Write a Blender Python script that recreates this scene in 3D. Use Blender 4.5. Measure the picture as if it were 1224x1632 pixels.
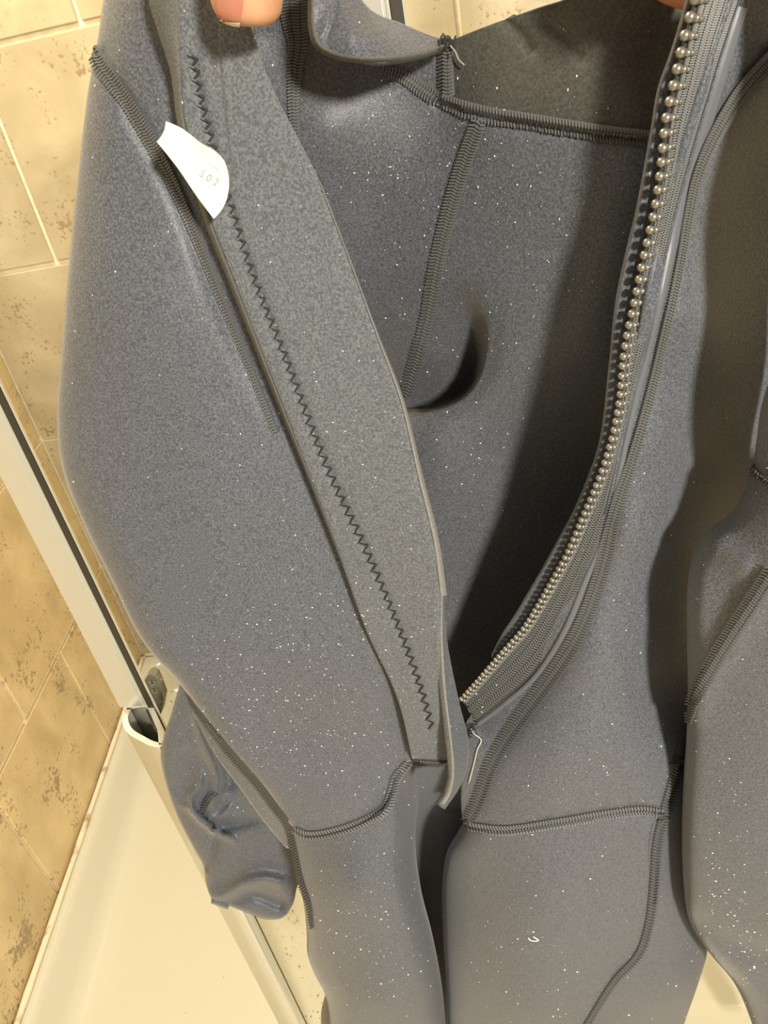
import bpy, bmesh, math, random
import numpy as np
from mathutils import Vector, Matrix
from mathutils.bvhtree import BVHTree
random.seed(7); rng = np.random.default_rng(7)
for o in list(bpy.data.objects): bpy.data.objects.remove(o)
SC = bpy.context.scene
COL = SC.collection

# ------------------------------------------------------------------ camera
F = 1179.0                                     # focal length in pixels of the 1224x1632 frame
dn = np.array([403, 1909, F]); dn /= np.linalg.norm(dn)
dp = np.array([725-612, 70-816, F]); dp -= dn*dp.dot(dn); dp /= np.linalg.norm(dp)
rt = np.cross(dn, dp)
R = np.array([rt, dp, -dn])                    # world = R @ (x right, y down, z forward)
CAM = np.array([0.0, 0.0, 1.25])
cd = bpy.data.cameras.new('camera'); cam = bpy.data.objects.new('camera', cd); COL.objects.link(cam)
cd.sensor_fit = 'VERTICAL'; cd.sensor_height = 36.0; cd.lens = F/1632*36.0
cd.clip_start = 0.01
rc, uc, bc = R@[1, 0, 0], R@[0, -1, 0], R@[0, 0, -1]
cam.matrix_world = Matrix(((rc[0], uc[0], bc[0], CAM[0]), (rc[1], uc[1], bc[1], CAM[1]), (rc[2], uc[2], bc[2], CAM[2]), (0, 0, 0, 1)))
SC.camera = cam

# ------------------------------------------------------------------ light
w = bpy.data.worlds.new('world'); SC.world = w; w.use_nodes = True
w.node_tree.nodes['Background'].inputs[0].default_value = (1.0, 0.9, 0.72, 1)
w.node_tree.nodes['Background'].inputs[1].default_value = 0.27
def area(name, loc, tgt, size, power, col):
    l = bpy.data.lights.new(name, 'AREA'); l.shape = 'DISK'; l.size = size; l.energy = power; l.color = col
    o = bpy.data.objects.new(name, l); COL.objects.link(o); o.location = loc
    o.rotation_euler = (Vector(tgt)-Vector(loc)).to_track_quat('-Z', 'Y').to_euler()
    return o
area('vanity_lamp', (0.84, -1.36, 1.72), (-0.02, 0.40, 0.9), 0.22, 60, (1.0, 0.92, 0.78))
area('shower_lamp', (-0.60, 0.72, 2.35), (-0.3, 0.95, 0.1), 0.30, 23.5, (1.0, 0.88, 0.66))
SC.view_settings.view_transform = 'Standard'; SC.view_settings.look = 'None'
SC.view_settings.exposure = 0.0; SC.view_settings.gamma = 1.0; SC.view_settings.use_curve_mapping = False

# ------------------------------------------------------------------ helpers
def ray(px, py): return R@np.array([px-612.0, py-816.0, F])
def PY(px, py, Y):                              # point of the upright plane y = Y seen at a pixel
    r = ray(px, py); return CAM + r*(Y/r[1])
def PZ(px, py, Z):
    r = ray(px, py); return CAM + r*((Z-CAM[2])/r[2])
def curve(pts, n):                              # smooth curve through points, n samples evenly spaced
    P = np.array(pts, float)
    if len(P) == 2: return P[0]+(P[1]-P[0])*np.linspace(0, 1, n)[:, None]
    d = np.r_[0, np.cumsum(np.maximum(np.linalg.norm(np.diff(P, axis=0), axis=1), 1e-9)**.5)]
    m = np.zeros_like(P)
    for i in range(len(P)):
        if i == 0: m[i] = (P[1]-P[0])/(d[1]-d[0])
        elif i == len(P)-1: m[i] = (P[-1]-P[-2])/(d[-1]-d[-2])
        else:
            a = (P[i]-P[i-1])/(d[i]-d[i-1]); b = (P[i+1]-P[i])/(d[i+1]-d[i])
            wa, wb = d[i+1]-d[i], d[i]-d[i-1]; m[i] = (a*wa+b*wb)/(wa+wb)
    fine = []
    for i in range(len(P)-1):
        h = d[i+1]-d[i]; t = np.linspace(0, 1, 24, endpoint=False)[:, None]
        fine.append((2*t**3-3*t**2+1)*P[i]+(t**3-2*t**2+t)*h*m[i]+(-2*t**3+3*t**2)*P[i+1]+(t**3-t**2)*h*m[i+1])
    fine = np.vstack(fine+[P[-1:]])
    s = np.r_[0, np.cumsum(np.linalg.norm(np.diff(fine[:, :2], axis=0), axis=1))]
    q = np.linspace(0, s[-1], n)
    return np.stack([np.interp(q, s, fine[:, k]) for k in range(P.shape[1])], 1)
def length(pts):
    c = curve(pts, 200)[:, :2]; return np.linalg.norm(np.diff(c, axis=0), axis=1).sum()
def tps(pts):                                   # thin-plate depth through (px, py, Y)
    P = np.array(pts, float); X = P[:, :2]/1000; n = len(P)
    def U(r2): return np.where(r2 > 1e-12, r2*np.log(np.maximum(r2, 1e-12)), 0)
    K = U(((X[:, None]-X[None])**2).sum(-1))+np.eye(n)*1e-4
    A = np.zeros((n+3, n+3)); A[:n, :n] = K; A[:n, n] = 1; A[:n, n+1:] = X; A[n:, :n] = A[:n, n:].T
    s = np.linalg.solve(A, np.r_[P[:, 2], 0, 0, 0])
    def f(px, py):
        q = np.stack([px, py], -1)/1000
        r2 = ((q[..., None, :]-X)**2).sum(-1)
        return U(r2)@s[:n]+s[n]+q@s[n+1:]
    return f
def sdist(px, py, pts, n=160):                  # distance, side and position along a px polyline
    c = curve(pts, n); a, b = c[:-1], c[1:]; d = b-a; L = (d**2).sum(1)+1e-9
    q = np.stack([px, py], -1)[..., None, :]
    t = np.clip(((q-a)*d).sum(-1)/L, 0, 1); v = q-(a+t[..., None]*d); r = np.sqrt((v**2).sum(-1))
    k = r.argmin(-1); take = lambda z: np.take_along_axis(z, k[..., None], -1)[..., 0]
    cr = d[:, 0]*v[..., 1]-d[:, 1]*v[..., 0]
    return take(r), np.sign(take(cr)), (k+take(t))/(n-1)
def ridge(pts, sig, h, fade=(0, 0)):
    def f(px, py):
        r, s, t = sdist(px, py, pts, 60); a = np.ones_like(t)
        if fade[0]: a = a*np.clip(t/fade[0], 0, 1)
        if fade[1]: a = a*np.clip((1-t)/fade[1], 0, 1)
        return h*a*np.exp(-(r/sig)**2)
    return f

def mat(name, col, rough=0.6, metal=0.0, **kw):
    m = bpy.data.materials.new(name); m.use_nodes = True
    b = m.node_tree.nodes['Principled BSDF']
    b.inputs['Base Color'].default_value = (*col, 1); b.inputs['Roughness'].default_value = rough; b.inputs['Metallic'].default_value = metal
    for k, v in kw.items(): b.inputs[k.replace('_', ' ')].default_value = v
    return m
def grain(m, c0, c1, scale, lo=0.35, hi=0.65, bump=0.0, dist=0.001, detail=4.0):
    nt = m.node_tree; b = nt.nodes['Principled BSDF']; N = nt.nodes.new; L = nt.links.new
    g = N('ShaderNodeNewGeometry'); n = N('ShaderNodeTexNoise'); n.inputs['Scale'].default_value = scale; n.inputs['Detail'].default_value = detail
    L(g.outputs['Position'], n.inputs['Vector'])
    r = N('ShaderNodeValToRGB'); r.color_ramp.elements[0].position = lo; r.color_ramp.elements[1].position = hi
    r.color_ramp.elements[0].color = (*c0, 1); r.color_ramp.elements[1].color = (*c1, 1)
    L(n.outputs['Fac'], r.inputs['Fac']); L(r.outputs['Color'], b.inputs['Base Color'])
    if bump:
        bp = N('ShaderNodeBump'); bp.inputs['Strength'].default_value = bump; bp.inputs['Distance'].default_value = dist
        L(n.outputs['Fac'], bp.inputs['Height']); L(bp.outputs['Normal'], b.inputs['Normal'])
    return m

NEO = grain(mat('neoprene_cloth', (.05, .05, .06), 0.48, Sheen_Weight=0.2, Sheen_Roughness=0.45), (0.067, 0.074, 0.091), (0.159, 0.175, 0.205), 1100, .36, .66, 0.35, .0006, 2.0)
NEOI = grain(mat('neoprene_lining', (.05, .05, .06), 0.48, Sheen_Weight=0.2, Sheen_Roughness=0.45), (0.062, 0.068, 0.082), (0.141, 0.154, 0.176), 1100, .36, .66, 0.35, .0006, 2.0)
FLAPM = grain(mat('flap_cloth', (.05, .05, .05), 0.8, Sheen_Weight=0.2), (0.089, 0.098, 0.113), (0.186, 0.203, 0.222), 1000, .36, .66, 0.4, .0006, 2.0)
CUT = grain(mat('cut_rubber_edge', (.15, .15, .13), 0.95), (.095, .096, .086), (.175, .176, .16), 1500, .3, .7, 0.6, .0008)
SEAMB = mat('seam_tape', (.066, .070, .074), 0.7)
THREAD = mat('grey_thread', (.14, .145, .145), 0.6); PALE = mat('pale_grey_thread', (.27, .275, .275), 0.5)
TAPE = mat('zip_tape', (.045, .047, .049), 0.7)
WEAVE = mat('tape_yarn', (.17, .175, .175), 0.5)
GLOSSB = mat('glued_band', (.15, .16, .18), 0.42)
TOOTH = mat('zip_metal', (.36, .345, .30), 0.38, 0.75)
ZIG = mat('dark_thread', (.034, .034, .034), 0.6)
LINT = mat('white_lint', (.95, .96, .96), 0.5)
TAGM = mat('white_tag', (.86, .85, .78), 0.45)
INK = mat('faint_ink', (.36, .36, .34), 0.6)
SKIN = grain(mat('skin', (.6, .3, .2), 0.5, Subsurface_Weight=0.15, Subsurface_Radius=(.01, .004, .002), Subsurface_Scale=0.3), (.60, .30, .16), (.70, .39, .23), 120, .3, .7, .15, .0006)
SKINR = grain(mat('reddish_skin', (.6, .22, .14), 0.5, Subsurface_Weight=0.15, Subsurface_Radius=(.01, .004, .002), Subsurface_Scale=0.3), (.68, .27, .17), (.74, .33, .22), 120, .3, .7, .1, .0006)
NAIL = mat('nail', (.56, .235, .16), 0.25); NTIP = mat('nail_tip', (.80, .68, .45), 0.35)
ALU = mat('satin_aluminium', (.76, .77, .70), 0.30, 0.6)
ALUC = mat('aluminium_cut_end', (.82, .81, .76), 0.4, 0.2)
GASK = mat('dark_gasket', (.045, .038, .028), 0.45)
PLAT = mat('grey_plastic', (.17, .155, .12), 0.5)
SCREW = mat('screw_steel', (.55, .53, .48), 0.25, 0.9)
TRAY = mat('white_acrylic', (.665, .645, .53), 0.22)
GROUT = grain(mat('cream_grout', (.8, .7, .5), 0.85), (.80, .70, .50), (.90, .82, .64), 60)
CAULK = grain(mat('caulk', (.8, .72, .55), 0.5), (.35, .22, .10), (.84, .76, .58), 22, .28, .40)
WALLM = mat('painted_wall', (.75, .66, .50), 0.8)
def tile_mat(name, k):
    m = mat(name, (.6, .5, .3), 0.38); nt = m.node_tree; b = nt.nodes['Principled BSDF']; N = nt.nodes.new; L = nt.links.new
    g = N('ShaderNodeNewGeometry'); oi = N('ShaderNodeObjectInfo')
    n1 = N('ShaderNodeTexNoise'); n1.inputs['Scale'].default_value = 9; n1.inputs['Detail'].default_value = 7; n1.inputs['Distortion'].default_value = .6
    n2 = N('ShaderNodeTexNoise'); n2.inputs['Scale'].default_value = 150; n2.inputs['Detail'].default_value = 6
    n3 = N('ShaderNodeTexNoise'); n3.inputs['Scale'].default_value = 14; n3.inputs['Detail'].default_value = 3
    for n in (n1, n2, n3): L(g.outputs['Position'], n.inputs['Vector'])
    r = N('ShaderNodeValToRGB'); e = r.color_ramp.elements
    e[0].position = .30; e[0].color = (.47*k[0], .37*k[1], .235*k[2], 1); e[1].position = .68; e[1].color = (.65*k[0], .53*k[1], .36*k[2], 1)
    L(n1.outputs['Fac'], r.inputs['Fac'])
    # brown pits gathered where the slow noise is high
    mm = N('ShaderNodeMath'); mm.operation = 'MULTIPLY'; L(n2.outputs['Fac'], mm.inputs[0]); L(n3.outputs['Fac'], mm.inputs[1])
    pr = N('ShaderNodeValToRGB'); pr.color_ramp.elements[0].position = .135; pr.color_ramp.elements[1].position = .185
    L(mm.outputs[0], pr.inputs['Fac'])
    mx = N('ShaderNodeMix'); mx.data_type = 'RGBA'; L(pr.outputs['Color'], mx.inputs['Factor']); mx.inputs['A'].default_value = (.36, .27, .155, 1); L(r.outputs['Color'], mx.inputs['B'])
    hv = N('ShaderNodeHueSaturation'); ma = N('ShaderNodeMapRange'); ma.inputs['To Min'].default_value = .92; ma.inputs['To Max'].default_value = 1.06
    L(oi.outputs['Random'], ma.inputs['Value']); L(ma.outputs['Result'], hv.inputs['Value']); L(mx.outputs['Result'], hv.inputs['Color']); L(hv.outputs['Color'], b.inputs['Base Color'])
    bp = N('ShaderNodeBump'); bp.inputs['Strength'].default_value = .25; bp.inputs['Distance'].default_value = .002; L(n2.outputs['Fac'], bp.inputs['Height']); L(bp.outputs['Normal'], b.inputs['Normal'])
    return m
TILEB = tile_mat('travertine_tile', (.97, 1.04, 1.10)); TILEL = tile_mat('travertine_tile_lit', (1.20, 1.18, 1.0))  # one tile stone; left wall's light is baked into a brighter, warmer copy
def glass_mat():
    m = bpy.data.materials.new('clear_glass'); m.use_nodes = True; nt = m.node_tree; N = nt.nodes.new; L = nt.links.new
    out = nt.nodes['Material Output']; nt.nodes.remove(nt.nodes['Principled BSDF'])
    t = N('ShaderNodeBsdfTransparent'); t.inputs[0].default_value = (.97, .975, .965, 1); g = N('ShaderNodeBsdfGlossy'); g.inputs['Roughness'].default_value = .03
    fr = N('ShaderNodeFresnel'); fr.inputs[0].default_value = 1.3; mx = N('ShaderNodeMixShader')
    ge = N('ShaderNodeNewGeometry'); om = N('ShaderNodeMath'); om.operation = 'SUBTRACT'; om.inputs[0].default_value = 1.0; L(ge.outputs['Backfacing'], om.inputs[1])
    mu = N('ShaderNodeMath'); mu.operation = 'MULTIPLY'; L(fr.outputs[0], mu.inputs[0]); L(om.outputs[0], mu.inputs[1]); L(mu.outputs[0], mx.inputs[0]); L(t.outputs[0], mx.inputs[1]); L(g.outputs[0], mx.inputs[2]); L(mx.outputs[0], out.inputs[0]); return m
GLASS = glass_mat()

def tag(o, label=None, cat=None, group=None, kind=None):
    for k, v in (('label', label), ('category', cat), ('group', group), ('kind', kind)):
        if v: o[k] = v
    return o
def empty(name, loc):
    o = bpy.data.objects.new(name, None); COL.objects.link(o); o.location = loc; o.empty_display_size = .02; return o
def wloc(o):
    v = Vector((0, 0, 0))
    while o is not None: v += o.location; o = o.parent
    return v
def mk(name, verts, faces, m, parent=None, smooth=True, kind=None):      # verts in world coordinates
    off = np.array(wloc(parent)) if parent else np.zeros(3)
    me = bpy.data.meshes.new(name); me.from_pydata((np.asarray(verts, float)-off).tolist(), [], [list(map(int, f)) for f in faces]); me.update()
    if smooth: me.polygons.foreach_set('use_smooth', [True]*len(me.polygons))
    me.materials.append(m)
    o = bpy.data.objects.new(name, me); COL.objects.link(o)
    if parent: o.parent = parent
    if kind: o['kind'] = kind
    return o
def box_vf(c, ax, h):                            # centre, 3 axes, half sizes
    c = np.array(c); V = [c+sx*h[0]*ax[0]+sy*h[1]*ax[1]+sz*h[2]*ax[2] for sz in (-1, 1) for sy in (-1, 1) for sx in (-1, 1)]
    return V, [(0, 2, 3, 1), (4, 5, 7, 6), (0, 1, 5, 4), (2, 6, 7, 3), (0, 4, 6, 2), (1, 3, 7, 5)]
class MB:
    def __init__(s): s.v = []; s.f = []
    def add(s, V, Fc):
        n = len(s.v); s.v += [np.asarray(x) for x in V]; s.f += [tuple(i+n for i in f) for f in Fc]
    def bar(s, a, b, nrm, wd, th):
        a, b = np.array(a), np.array(b); d = b-a; L = np.linalg.norm(d)
        if L < 1e-7: return
        d = d/L; t = np.cross(nrm, d); l = np.linalg.norm(t)
        if l < 1e-6: return
        s.add(*box_vf((a+b)/2, (d, t/l, nrm), (L/2, wd/2, th/2)))
    def tube(s, pts, r, k=6):
        P = np.array(pts); n = len(P); T = np.gradient(P, axis=0); T /= np.linalg.norm(T, axis=1)[:, None]+1e-12
        up = np.array([.31, -.9, .3]); V = []
        rr = np.full(n, r) if np.isscalar(r) else np.array(r)
        for i in range(n):
            a = np.cross(T[i], up); a /= np.linalg.norm(a)+1e-12; b = np.cross(T[i], a)
            for j in range(k): V.append(P[i]+rr[i]*(math.cos(2*math.pi*j/k)*a+math.sin(2*math.pi*j/k)*b))
        Fc = [(i*k+j, i*k+(j+1) % k, (i+1)*k+(j+1) % k, (i+1)*k+j) for i in range(n-1) for j in range(k)]
        Fc += [tuple(range(k))[::-1], tuple((n-1)*k+j for j in range(k))]
        s.add(V, Fc)
    def build(s, name, m, parent=None, smooth=False, kind=None): return mk(name, s.v, s.f, m, parent, smooth, kind)

SHEETS = {}
def grid_faces(nr, nc): return [(i*nc+j, i*nc+j+1, (i+1)*nc+j+1, (i+1)*nc+j) for i in range(nr-1) for j in range(nc-1)]
def sheet(name, key, m, parent, top, bottom, left, right, depth, nu, nv, thick=.0035, rnd=None, wrap=None, extra=()):
    """A curved piece of neoprene spanning four edge curves; depth gives y of every point."""
    T, B, Lc, Rc = curve(top, nu), curve(bottom, nu), curve(left, nv), curve(right, nv)
    u = np.linspace(0, 1, nu)[None, :, None]; v = np.linspace(0, 1, nv)[:, None, None]
    g = (1-v)*T[None]+v*B[None]+(1-u)*Lc[:, None]+u*Rc[:, None] - ((1-u)*(1-v)*T[0]+u*(1-v)*T[-1]+(1-u)*v*B[0]+u*v*B[-1])
    px, py = g[..., 0], g[..., 1]
    Y = depth(px, py)
    for e in extra: Y = Y+e(px, py)
    for side, (r, d) in (rnd or {}).items():
        if side in ('left', 'right'):
            e = g[:, :1] if side == 'left' else g[:, -1:]
        else: e = g[:1] if side == 'top' else g[-1:]
        x = np.clip(1-np.linalg.norm(g-e, axis=-1)/r, 0, 1); Y = Y+d*(1-np.sqrt(np.maximum(1-x*x, 0)))
    cols = [(px[:, j], py[:, j], Y[:, j]) for j in range(nu)]
    for side, (wx, d) in (wrap or {}).items():
        j = 0 if side == 'left' else nu-1; sg = 1 if side == 'left' else -1
        dirx = np.stack([px[:, j+sg]-px[:, j], py[:, j+sg]-py[:, j]], -1); dirx /= np.linalg.norm(dirx, axis=1)[:, None]+1e-9
        for k in range(1, 9):
            s = k/8; c = (px[:, j]+dirx[:, 0]*wx*s**2, py[:, j]+dirx[:, 1]*wx*s**2, Y[:, j]+d*math.sin(s*math.pi/2))
            if side == 'left': cols.insert(0, c)
            else: cols.append(c)
    px, py, Y = (np.stack([c[k] for c in cols], 1) for k in range(3))
    nr, nc = px.shape
    r = np.stack([px-612, py-816, np.full_like(px, F)], -1)@R.T
    V = CAM+r*(Y/r[..., 1])[..., None]; V = V.reshape(-1, 3)
    Fc = grid_faces(nr, nc)
    mid = Fc[len(Fc)//2]; n = np.cross(V[mid[1]]-V[mid[0]], V[mid[3]]-V[mid[0]])
    if n.dot(CAM-V[mid[0]]) < 0: Fc = [f[::-1] for f in Fc]
    o = mk(name, V, Fc, m, parent)
    if thick:
        sm = o.modifiers.new('thickness', 'SOLIDIFY'); sm.thickness = thick; sm.offset = -1; sm.use_rim = True
    SHEETS[key] = BVHTree.FromPolygons(V.tolist(), Fc)
    return o
_last = [None]
def surf(px, py, keys, lift=0.0):
    d = Vector(ray(px, py)).normalized(); best = None
    for k in keys:
        h = SHEETS[k].ray_cast(Vector(CAM), d)
        if h[0] is not None and (best is None or h[3] < best[3]): best = h
    if best is None: return None
    n = best[1] if best[1].dot(d) < 0 else -best[1]
    return np.array(best[0]+n*lift), np.array(n)
def path_frames(pts, step):
    L = length(pts); n = max(int(L/step), 3); c = curve(pts, n); t = np.gradient(c[:, :2], axis=0); t /= np.linalg.norm(t, axis=1)[:, None]+1e-9
    return c, t, np.stack([-t[:, 1], t[:, 0]], 1)
def ribbon(name, pts, keys, m, parent, lift=.0008, bulge=.0006, step=9, k=6, kind=None):
    """A strip lying on the neoprene; pts are (px, py, width px)."""
    c, t, nn = path_frames(pts, step); rows = []
    for i in range(len(c)):
        row = []
        for j in range(k+1):
            o = (j/k-.5)*c[i, 2]; q = c[i, :2]+nn[i]*o
            h = surf(*q, keys, lift+bulge*math.sin(math.pi*j/k)-.0012*(j in (0, k)))
            row.append(h[0] if h else None)
        g = [x for x in row if x is not None]
        if not g: continue
        for j in range(k+1):
            if row[j] is None: row[j] = min(((abs(j-jj), x) for jj, x in enumerate(row) if x is not None), key=lambda z: z[0])[1]
        rows.append(row)
    if len(rows) < 2: return None
    V = np.array(rows).reshape(-1, 3); return mk(name, V, grid_faces(len(rows), k+1), m, parent, kind=kind)
def stitches(name, pts, keys, m, parent, rows=(-.33, .33), frac=.42, pitch=5.0, slant=.25, lift=.0016, wd=.0006, th=.0005, flip=True):
    c, t, nn = path_frames(pts, pitch); mb = MB()
    for i in range(len(c)):
        for ri, ro in enumerate(rows):
            wpx = c[i, 2]; s = slant*(1 if (ri % 2 == 0 or not flip) else -1)*pitch
            a = c[i, :2]+nn[i]*(ro-frac/2)*wpx-t[i]*s; b = c[i, :2]+nn[i]*(ro+frac/2)*wpx+t[i]*s
            ha, hb = surf(*a, keys, lift), surf(*b, keys, lift)
            if ha and hb and np.linalg.norm(ha[0]-hb[0]) < .02: mb.bar(ha[0], hb[0], ha[1], wd, th)
    return mb.build(name, m, parent, kind='stuff') if mb.v else None
def seam(pts, keys, parent, three=True, pitch=5.0, sc=1.0, th=None):
    r = ribbon('seam', pts, keys, SEAMB, parent)
    if r: stitches('seam_stitching', pts, keys, th or THREAD, r, rows=(-.32, 0, .32) if three else (-.25, .25), frac=.27 if three else .42, pitch=pitch, wd=.0007*sc)
    return r

# ------------------------------------------------------------------ the room
S = 1.3; H0 = CAM[2]; RIM = .12
rowz = [H0+S*(.092+.2515*k) for k in range(-4, 4)]
bx0, bx1, by = -.71*S, .85, S
wb = mk('wall_back', *box_vf((.0, by+.05, 1.25), np.eye(3), (.98, .05, 1.25)), GROUT, smooth=False); tag(wb, kind='structure', label='cream grouted shower wall of large beige travertine tiles behind the wetsuit')
dirv = np.array([.125, -1, 0]); dirv /= np.linalg.norm(dirv); nin = np.array([-dirv[1], dirv[0], 0]); p0 = np.array([bx0, by, 0])
cL = p0+dirv*.75-nin*.05+np.array([0, 0, 1.25])
wl = mk('wall_left', *box_vf(cL, (dirv, nin, np.array([0, 0, 1.0])), (.75, .05, 1.25)), GROUT, smooth=False); tag(wl, kind='structure', label='side shower wall of beige travertine tiles left of the door frame')
wr = mk('wall_right', *box_vf((.90, .80, 1.25), np.eye(3), (.05, .62, 1.25)), GROUT, smooth=False); tag(wr, kind='structure', label='plain cream side wall of the shower')
fl = mk('floor', *box_vf((0, .0, -.02), np.eye(3), (1.1, 1.4, .02)), WALLM, smooth=False); tag(fl, kind='structure', label='plain bathroom floor')
def tile_mesh(wd, ht, m):
    bm = bmesh.new(); bmesh.ops.create_cube(bm, size=1.0)
    for v in bm.verts: v.co = Vector((v.co.x*wd, v.co.y*.006, v.co.z*ht))
    bmesh.ops.bevel(bm, geom=[e for e in bm.edges], offset=.0018, segments=1, affect='EDGES')
    me = bpy.data.meshes.new('tile'); bm.to_mesh(me); bm.free(); me.materials.append(m); return me
cache = {}
def tiles(parent, org, d, n, pitch, phase, x0, x1, m):
    for ri in range(len(rowz)-1):
        z0, z1 = rowz[ri], rowz[ri+1]
        if z0 < 0 or z0 > 1.8: continue
        ph = phase[ri % 2]; k = math.floor((x0-ph)/pitch)
        while ph+k*pitch < x1:
            a, b = max(ph+k*pitch, x0), min(ph+(k+1)*pitch, x1); k += 1
            if b-a < .02: continue
            key = (round(b-a-.0075, 4), round(z1-z0-.0075, 4), m.name)
            if key not in cache: cache[key] = tile_mesh(key[0], key[1], m)
            o = bpy.data.objects.new('tile', cache[key]); COL.objects.link(o); o.parent = parent
            o.location = Vector(org+d*(a+b)/2+n*.002+np.array([0, 0, (z0+z1)/2]))
            o.rotation_euler = (0, 0, math.atan2(d[1], d[0]))
ex = np.array([1.0, 0, 0]); pb = .287*S
tiles(wb, np.array([0, by, 0]), ex, np.array([0, -1.0, 0]), pb, (-.4235*S, -.567*S) , bx0+.004, .85, TILEB)
tiles(wl, p0, dirv, nin, .252*S, (.2227*S, .3574*S), .004, 1.45, TILEL)

# shower tray: stepped rim, sloped sides and rounded basin corners
def inset(d, rad, n=10):
    C = [np.array([bx0, by]), np.array([bx0, by])+dirv[:2]*.93, np.array([.85, .38]), np.array([.85, by])]
    out = []
    lines = []
    for i in range(4):
        a, b = C[i], C[(i+1) % 4]; t = (b-a)/np.linalg.norm(b-a); nrm = np.array([-t[1], t[0]]); lines.append((a+nrm*d, t))
    X = []
    for i in range(4):
        (a, t), (b, s) = lines[i-1], lines[i]; k = np.linalg.solve(np.array([t, -s]).T, b-a); X.append(a+t*k[0])
    for i in range(4):
        t0, t1 = lines[i-1][1], lines[i][1]; A = X[i]-t0*rad; B = X[i]+t1*rad
        for j in range(n):
            s = j/(n-1); out.append((1-s)**2*A+2*s*(1-s)*X[i]+s*s*B)
    return out
tray_root = empty('shower_tray', (0, .85, 0)); tag(tray_root, 'glossy cream white acrylic shower tray with raised rim below the tiled walls', 'shower tray')
levels = [(.007, .004, .002), (.007, .004, RIM-.004), (.010, .006, RIM), (.026, .05, RIM), (.031, .055, RIM-.002), (.037, .06, RIM-.012), (.052, .07, RIM-.050), (.062, .08, RIM-.066), (.078, .09, RIM-.073), (.12, .12, RIM-.076), (.3, .10, RIM-.080)]
V = []; 
for d, r, z in levels: V += [np.array([q[0], q[1], z]) for q in inset(d, r)]
nl = 40; Fc = [(i*nl+j, i*nl+(j+1) % nl, (i+1)*nl+(j+1) % nl, (i+1)*nl+j) for i in range(len(levels)-1) for j in range(nl)] + [tuple((len(levels)-1)*nl+j for j in range(nl))]
tb = mk('basin', V, Fc, TRAY, tray_root); 
mb = MB(); a = p0+np.array([0, 0, RIM+.004])+nin*.0135
mb.tube([a+dirv*s for s in np.linspace(.025, .90, 24)], [.0045+.0015*random.random() for _ in range(24)], 8)
cb = mb.build('caulk_bead', CAULK, tray_root, True); cb['label'] = 'stained caulk line along the wall'
mb = MB(); a = np.array([bx0+.02, by-.0125, RIM+.004])
mb.tube([a+ex*s for s in np.linspace(0, 1.70, 24)], .0045, 8); mb.build('caulk_bead', CAULK, tray_root, True)
mb = MB()
for _ in range(150):
    px, py = (random.uniform(255, 300), random.uniform(1030, 1130)) if _ < 25 else (random.uniform(440, 540), random.uniform(1420, 1632)) if _ < 110 else (random.uniform(230, 480), random.uniform(1180, 1632))
    q = PZ(px, py, RIM-.0765); r = random.uniform(.0006, .0016)*(1 if _ < 110 else .5)
    mb.add([q+np.array([r*math.cos(k*1.257), r*math.sin(k*1.257), 0]) for k in range(5)]+[q+np.array([0, 0, .0006])], [(k, (k+1) % 5, 5) for k in range(5)])
mb.build('dirt_specks', mat('brown_dirt', (.28, .19, .09), .9), tray_root, False, 'stuff')

# shower door: two slim posts, gaskets, panes, a bowed handle profile and a latch
YP = .450
door = empty('shower_door', (-.19, YP, RIM)); tag(door, 'aluminium framed folding shower door with glass panes behind the wetsuit', 'shower door')
def vbox(name, x0, x1, y0, y1, z0, z1, m, parent=door, bev=.0):
    bm = bmesh.new(); bmesh.ops.create_cube(bm, size=1.0); off = wloc(parent)
    for v in bm.verts: v.co = Vector(((x0+x1)/2+v.co.x*(x1-x0), (y0+y1)/2+v.co.y*(y1-y0), (z0+z1)/2+v.co.z*(z1-z0)))-off
    if bev: bmesh.ops.bevel(bm, geom=[e for e in bm.edges], offset=bev, segments=2, affect='EDGES')
    me = bpy.data.meshes.new(name); bm.to_mesh(me); bm.free(); me.materials.append(m)
    o = bpy.data.objects.new(name, me); COL.objects.link(o); o.parent = parent; return o
zh = H0-.4565; ztop = 2.02
for dx in (0.0, .3070):
    vbox('post', -.3637+dx, -.3398+dx, YP, YP+.006, RIM+(0 if dx else zh-RIM+.002), ztop, ALU, bev=.0012)
    vbox('post_lip', -.3398+dx, -.3374+dx, YP+.001, YP+.004, RIM+(0 if dx else zh-RIM+.002), ztop, ALU, bev=.0005)
    vbox('gasket', -.3374+dx, -.3308+dx, YP+.001, YP+.0035, RIM, ztop, GASK, bev=.0006)
    vbox('gasket_edge', -.3308+dx, -.3296+dx, YP+.0012, YP+.0032, RIM, ztop, ALU)
    g = vbox('glass_pane', -.3296+dx, -.0570+dx, YP+.0015, YP+.0065, RIM+.002, ztop, GLASS)
vbox('post', .2503, .2760, YP, YP+.022, RIM, ztop, ALU, bev=.0012)
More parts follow.
